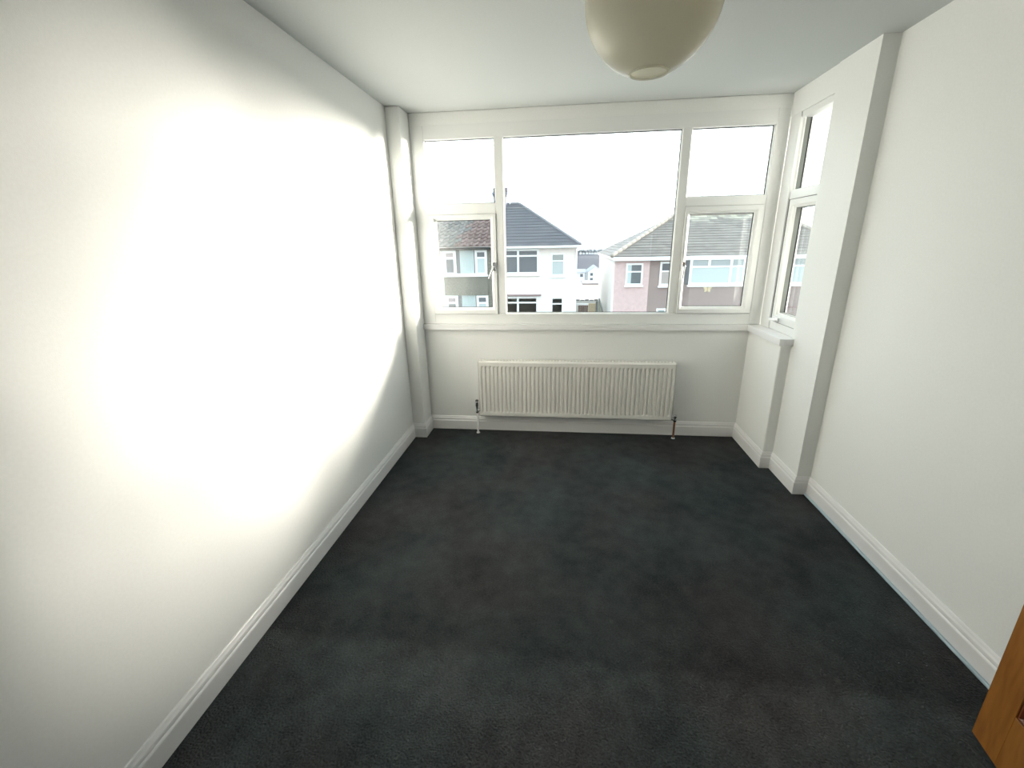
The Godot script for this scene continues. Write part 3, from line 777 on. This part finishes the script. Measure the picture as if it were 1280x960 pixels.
func build_right_house() -> void:
	var zf := -24.0; var zr := -33.5; var zm := -28.75
	var ye := 0.78; var yr := 2.88
	var h := thing("semi_detached_house", "semi-detached house with white gable end, pink corner and brown render under a mossy hipped roof", "house", Vector3.ZERO)
	obj("brown_wall", box(4.28, 13.8, -4.6, 0.72, zr, zf), M.brown, h)
	obj("pink_wall", box(2.52, 4.30, -4.6, 0.72, zr, zf + 0.06), M.render_pink, h)
	obj("side_wall", box(2.47, 2.55, -4.6, 0.72, zr, zf + 0.062), M.render_white, h)
	var x0 := 2.36; var x1 := 14.0; var rx0 := 6.35; var rx1 := 11.9
	var f0 := Vector3(x0, ye, zf + 0.3); var f1 := Vector3(x1, ye, zf + 0.3)
	var t0 := Vector3(rx0, yr, zm); var t1 := Vector3(rx1, yr, zm)
	var b0 := Vector3(x0, ye, zr - 0.3); var b1 := Vector3(x1, ye, zr - 0.3)
	var roof := hip_roof(h, x0, x1, rx0, rx1, ye, yr, zf + 0.3, zm, zr - 0.3, M.gutter_dark)
	var conc := func(_k, i, r):
		var c := Color(0.148, 0.128, 0.114).lerp(Color(0.20, 0.176, 0.158), r)
		return c.lerp(Color(0.52, 0.485, 0.38), clampf((i - 12.6 + 2.0 * (r - 0.5)) / 2.6, 0.0, 1.0) * (0.35 + 0.65 * r))      # moss under the ridge
	obj("tile_courses", courses(f0, f1, t0, t1, 16, 0.33, 0.0, 15, conc), M.slate, roof).set_meta("kind", "stuff")
	obj("tile_courses", courses(b0, f0, t0, t0, 16, 0.33, 0.0, 16, func(_k, _i, q): return Color(0.22, 0.19, 0.175).lerp(Color(0.32, 0.28, 0.26), q)), M.slate, roof).set_meta("kind", "stuff")
	var moss := mat(Color(0.40, 0.35, 0.31), 0.9)
	ridge(roof, [f0 + Vector3.UP * 0.04, t0 + Vector3.UP * 0.05, t1 + Vector3.UP * 0.05, f1 + Vector3.UP * 0.04], 0.10, moss)
	obj("gutter", box(x0 + 0.05, x1, 0.56, 0.76, zf + 0.18, zf + 0.33, 0.03), M.white, h)
	obj("verge_board", box(2.37, 2.46, 0.62, 0.78, zr, zf + 0.2, 0.02), M.white, h)
	var mix := func(_i, j): return M.far_glass if j == 1 else mat(Color(0.13, 0.15, 0.16), 0.1)
	house_window(h, 3.12, 3.98, -0.66, 0.44, zf + 0.06, [], [0.02], mix, 0.09)
	obj("curtain", box(3.21, 3.40, -0.57, 0.35, zf + 0.082, zf + 0.10, 0.005), M.blind, h)
	house_window(h, 4.82, 5.70, -0.70, 0.50, zf, [], [0.02], func(_i, j): return M.far_glass if j == 1 else mat(Color(0.42, 0.38, 0.36), 0.2), 0.10)
	house_window(h, 4.80, 5.30, -2.6, -1.86, zf, [], [], func(_i, _j): return mat(Color(0.30, 0.40, 0.40), 0.1))
	# two shallow bays, one in full view and one seen through the side window
	for bxx in [6.16, 9.95]:
		var st := mb()
		prism(st, PackedVector2Array([Vector2(bxx - 0.12, 0), Vector2(bxx + 0.1, 0.42), Vector2(bxx + 2.55, 0.42), Vector2(bxx + 2.78, 0)]), -4.6, -0.62, Transform3D(Basis(Vector3.RIGHT, Vector3.BACK, Vector3.UP), Vector3(0, 0, zf)))
		obj("bay_front", st, M.brown, h)
		var y0 := -0.64; var y1 := 0.68; var z := zf + 0.38
		obj("bay_head", box(bxx - 0.05, bxx + 2.72, 0.60, 0.77, zf, zf + 0.44), M.white, h)
		house_window(h, bxx + 0.02, bxx + 2.64, y0, y1, z, [bxx + 1.97], [0.24], func(_i, j): return M.blind if j == 0 else mat(Color(0.33, 0.36, 0.37), 0.15), 0.11, true, [bxx + 0.93])
		obj("bay_cheek", box(bxx - 0.12, bxx + 0.02, -0.6, 0.6, zf, zf + 0.3), M.far_glass, h)
		obj("bay_band", box(bxx - 0.02, bxx + 2.66, -1.78, -1.69, zf, zf + 0.48, 0.02), M.lead, h)
	# cream ornament fixed below the bay window
	var p := thing("wall_ornament", "small cream butterfly-shaped ornament on the brown wall below the bay window", "ornament", Vector3(7.12, -0.84, zf + 0.425))
	for s in [-1.0, 1.0]:
		var st := mb()
		prism(st, PackedVector2Array([Vector2(0, -0.03), Vector2(s * 0.07, -0.14), Vector2(s * 0.15, -0.13), Vector2(s * 0.12, -0.02), Vector2(s * 0.20, 0.05), Vector2(s * 0.19, 0.14), Vector2(s * 0.09, 0.13), Vector2(0, 0.04)]), 0.0, 0.03)
		obj("wing", st, M.plaque, p)
	obj("body", box(-0.022, 0.022, -0.11, 0.11, 0.0, 0.045, 0.01), mat(Color(0.45, 0.36, 0.2), 0.6), p)

func hill_mesh(zs: Array, ys: Array, x0: float, x1: float, amp: float, sd: int, depth: float) -> SurfaceTool:
	var n := FastNoiseLite.new(); n.seed = sd; n.frequency = 0.03
	var st := mb()
	var nx := 60
	for i in zs.size() - 1:
		for k in nx:
			var v := []
			for q in [[i, k], [i, k + 1], [i + 1, k + 1], [i + 1, k]]:
				var x := lerpf(x0, x1, float(q[1]) / nx)
				var z: float = zs[q[0]]
				v.append(Vector3(x, ys[q[0]] + amp * absf(z) * 0.01 * n.get_noise_2d(x, z), z))
			quad(st, v[0], v[1], v[2], v[3], Vector3.UP)
	for k in nx:                      # back face down to the base, so that the hill has thickness
		var xa := lerpf(x0, x1, float(k) / nx); var xb := lerpf(x0, x1, float(k + 1) / nx)
		var z: float = zs[-1]; var y: float = ys[-1]
		var ya := y + amp * absf(z) * 0.01 * n.get_noise_2d(xa, z); var yb := y + amp * absf(z) * 0.01 * n.get_noise_2d(xb, z)
		quad(st, Vector3(xa, ya, z), Vector3(xb, yb, z), Vector3(xb, -depth, z), Vector3(xa, -depth, z), Vector3.FORWARD)
	return st

func cottage(label: String, x0: float, x1: float, y0: float, ye: float, ya: float, z0: float, z1: float, gable_front: bool, wins: Array) -> void:
	var h := thing("cottage", label, "house", Vector3.ZERO)
	obj("wall", box(x0, x1, y0 - 2.0, ye, z1, z0), M.render_white, h)
	var st := mb()
	var xm := (x0 + x1) * 0.5; var zm := (z0 + z1) * 0.5
	if gable_front:
		prism(st, PackedVector2Array([Vector2(x0, ye), Vector2(x1, ye), Vector2(xm, ya)]), z1, z0)
		obj("gable", st, M.render_white, h)
		st = mb()
		for s in [-1.0, 1.0]:
			var e := Vector2(x0 if s < 0 else x1, ye)
			prism(st, PackedVector2Array([Vector2(xm, ya), Vector2(xm, ya + 0.15), Vector2(e.x + s * 0.25, e.y), Vector2(e.x + s * 0.15, e.y - 0.15)]), z1, z0 - 0.3)
	else:
		prism(st, PackedVector2Array([Vector2(-z0 - 0.2, ye), Vector2(-z1 + 0.2, ye), Vector2(-zm, ya)]), x0 - 0.2, x1 + 0.2, Transform3D(Basis(Vector3.FORWARD, Vector3.UP, Vector3.RIGHT), Vector3.ZERO))
	obj("roof", st, mat(Color(0.36, 0.36, 0.40), 0.8), h)
	for w in wins:
		obj("window", box(w[0], w[1], w[2], w[3], z0 - 0.05, z0 + 0.05), M.far_glass, h)

func build_distance() -> void:
	struct("ground", "grey street and garden ground in front of the houses opposite", "ground", box(-60, 60, -4.8, -4.2, -36, -6), M.ground)
	var o := struct("hillside", "dark slate-blue hillside across the valley, seen in the gap between the houses", "hill", hill_mesh([-36, -60, -100, -160, -240, -300, -360, -400], [-4.4, -6.4, -9.5, -24, -27, -20, -11, -6.2], -160, 220, 0.25, 2, 60.0), M.hill)
	o.set_meta("kind", "structure")
	struct("far_hill", "pale hazy hill on the skyline between the two houses", "hill", hill_mesh([-420, -600, -900, -1100], [-30, -20, -7, -4.5], -700, 900, 0.5, 4, 60.0), M.far_hill)
	cottage("small white cottage with a low roof in the gap, left of the gabled house", 2.3, 3.95, -5.7, -4.1, -3.55, -90, -94, false, [[3.05, 3.6, -4.95, -4.4]])
	cottage("white gabled house in the gap between the two pairs of houses", 4.5, 7.4, -5.9, -4.15, -3.10, -90, -97, true, [[5.0, 5.5, -4.75, -4.25], [5.0, 5.5, -5.6, -5.2]])
	# low white garage with a dark flat roof edge, and a low wall in front of it
	var g := thing("garage", "low white flat-roofed garage below the distant white cottages", "garage", Vector3.ZERO)
	obj("wall", box(1.15, 3.3, -4.4, -2.04, -43, -40), M.render_white, g)
	obj("flat_roof", box(1.55, 3.35, -2.04, -1.90, -43.1, -39.9, 0.02), mat(Color(0.22, 0.21, 0.22), 0.8), g)
	var wll := thing("garden_wall", "low white garden wall capped in dark stone behind the wooden gate", "wall", Vector3.ZERO)
	obj("wall", box(0.75, 2.30, -4.3, -2.2, -30.3, -30.1), M.render_white, wll)
	for k in 5: obj("coping", box(0.78 + 0.3 * k, 1.04 + 0.3 * k, -2.2, -2.12 - 0.03 * (k % 2), -30.33, -30.07, 0.02), M.rail, wll)
	var gate := thing("gate", "dark brown wooden gate closing the passage between the houses", "gate", Vector3(0.86, -4.2, -27))
	for k in 5: obj("board", box(0.115 * k, 0.115 * k + 0.108, 0.05, 2.12, -0.02, 0.02, 0.006), M.gate, gate)
	obj("kick_panel", box(0.0, 0.57, 0.05, 1.74, 0.02, 0.04), M.navy, gate)
	obj("lintel", box(-0.16, 0.585, 2.12, 2.22, -0.05, 0.06, 0.01), M.white, gate)
	var f := thing("fence_panel", "pale tan boarded fence panel to the right of the brown gate", "fence", Vector3(1.46, -4.2, -27))
	for k in 4: obj("board", box(0.105 * k, 0.105 * k + 0.1, 0.0, 2.2, -0.015, 0.015, 0.006), M.fence, f)
	obj("top_rail", box(0.0, 0.42, 2.16, 2.23, -0.03, 0.03, 0.01), M.fence, f)
	obj("fence_post", box(0.42, 0.56, 0.0, 2.36, -0.06, 0.06, 0.02), M.rail, f)
	var r := thing("sloping_handrail", "dark sloping handrail over a pale green panel beside the white gable wall", "handrail", Vector3.ZERO)
	var st := mb()
	tube(st, [Vector3(2.06, -1.70, -26.9), Vector3(2.29, -2.62, -25.6)], 0.05, 8)
	obj("rail", st, M.rail, r)
	st = mb()
	quad(st, Vector3(2.03, -1.80, -26.92), Vector3(2.27, -2.70, -25.62), Vector3(2.27, -4.2, -25.62), Vector3(2.03, -4.2, -26.92), Vector3(-1, 0, 0.3))
	quad(st, Vector3(2.07, -1.80, -26.92), Vector3(2.31, -2.70, -25.62), Vector3(2.31, -4.2, -25.62), Vector3(2.07, -4.2, -26.92), Vector3(1, 0, -0.3))
	obj("side_panel", st, M.green_panel, r)
	# specks of white houses on the skyline and a broken line of trees
	var rng := RandomNumberGenerator.new(); rng.seed = 12
	for k in 7:
		var x: float = [13.0, 15.5, 18.2, 20.5, 22.6, 24.8, 27.0][k]
		var hh := thing("hill_house", "tiny white house on the far hillside, %s from the left of seven" % ["first", "second", "third", "fourth", "fifth", "sixth", "last"][k], "house", Vector3(x, -8.6 + 0.5 * rng.randf(), -385), "tiny houses on the hillside")
		obj("wall", box(-0.9, 0.9, -2.0, 1.3 + 0.5 * rng.randf(), -1.5, 1.5), M.render_white, hh)
		st = mb()
		prism(st, PackedVector2Array([Vector2(-1.0, 1.5), Vector2(1.0, 1.5), Vector2(0, 2.4)]), -1.6, 1.6)
		obj("roof", st, mat(Color(0.4, 0.38, 0.38), 0.9), hh)
	var lf := mb()
	for k in 60:
		var c := Vector3(rng.randf_range(4.0, 40.0), -6.4 + rng.randf_range(-0.6, 0.6), -398 + rng.randf_range(-2, 2))
		lathe(lf, [Vector2(0.01, -1.2), Vector2(rng.randf_range(0.5, 1.0), -0.7), Vector2(rng.randf_range(0.9, 1.5), 0.2), Vector2(rng.randf_range(0.5, 0.9), rng.randf_range(0.8, 1.3)), Vector2(0.01, 1.5)], 8, c)
	tag(obj("hedgerow", lf, M.leaf), "broken dark line of trees along the top of the hillside", "trees", "", "stuff")
	# overhead cables between two poles that stand out of view
	for x in [-22.0, 22.0]:
		var up := thing("telegraph_pole", "brown wooden pole carrying the overhead cables at the %s end" % ("left" if x < 0 else "right"), "pole", Vector3(x, -4.2, -20), "")
		st = mb()
		lathe(st, [Vector2(0.14, 0.0), Vector2(0.10, 10.4), Vector2(0.0001, 10.45)], 14)
		obj("pole", st, M.gate, up)
		obj("crossarm", box(-0.05, 0.05, 9.6, 9.72, -0.6, 0.6, 0.01), M.gate, up)
	var cab := [[[-21.893, 6.02, -20], [21.893, 5.38, -20], 0.4, "uppermost overhead cable crossing high above the roofs"], [[-21.893, 4.22, -20], [21.893, 2.85, -20], 0.3, "middle overhead cable crossing just above the chimney"], [[-21.893, 3.85, -20], [21.893, 2.53, -20], 0.32, "lowest overhead cable crossing in front of the chimney"]]
	for c in cab:
		var path := []
		for k in 25:
			var t := k / 24.0
			path.append(Vector3(lerpf(c[0][0], c[1][0], t), lerpf(c[0][1], c[1][1], t) - 4.0 * c[2] * t * (1.0 - t), lerpf(c[0][2], c[1][2], t)))
		st = mb()
		tube(st, path, 0.011, 5)
		tag(obj("overhead_cable", st, M.cable), c[3], "cable")

func _ready() -> void:
	# camera: phone held at 1.5 m looking down towards the bay, wide lens
	var cam := Camera3D.new()
	cam.name = "camera"
	cam.transform = Transform3D(Basis(Vector3(0.99344, -0.01796, -0.11293), Vector3(-0.01707, 0.95323, -0.30176), Vector3(0.11307, 0.30171, 0.94667)).orthonormalized(), Vector3(0, 1.511, 0))
	cam.fov = rad_to_deg(2.0 * atan(480.0 / 555.0))
	cam.near = 0.02; cam.far = 3000.0
	add_child(cam)
	cam.current = true
	# sky: bright thin white cloud
	var we := WorldEnvironment.new()
	we.name = "world_environment"
	var env := Environment.new()
	env.background_mode = Environment.BG_SKY
	var sm := ProceduralSkyMaterial.new()
	sm.sky_top_color = Color(0.86, 0.96, 1.0)
	sm.sky_horizon_color = Color(0.965, 1.0, 1.0)
	sm.sky_curve = 0.3
	sm.ground_bottom_color = Color(0.5, 0.5, 0.5)
	sm.ground_horizon_color = Color(0.8, 0.8, 0.8)
	sm.sky_energy_multiplier = 1.62
	sm.ground_energy_multiplier = 1.0
	sm.use_debanding = false
	var sky := Sky.new(); sky.sky_material = sm
	env.sky = sky
	env.ambient_light_source = Environment.AMBIENT_SOURCE_SKY
	env.tonemap_mode = Environment.TONE_MAPPER_LINEAR
	env.tonemap_exposure = 1.0
	env.sdfgi_enabled = true; env.ssao_enabled = true; env.ssil_enabled = true
	we.environment = env
	add_child(we)
	# low winter sun through thin cloud, from ahead and to the right
	var sun := DirectionalLight3D.new()
	sun.name = "sun"
	sun.light_color = Color(1.0, 0.975, 0.92)
	sun.light_energy = 10.2
	sun.light_angular_distance = 19.0
	sun.shadow_enabled = true
	add_child(sun)
	sun.look_at_from_position(Vector3(1.0, 0.185, -0.645), Vector3.ZERO)

	make_materials()
	build_room()
	build_windows()
	build_right_house()
	build_left_houses()
	build_distance()
	build_door()
	build_radiator()
	build_lamp()
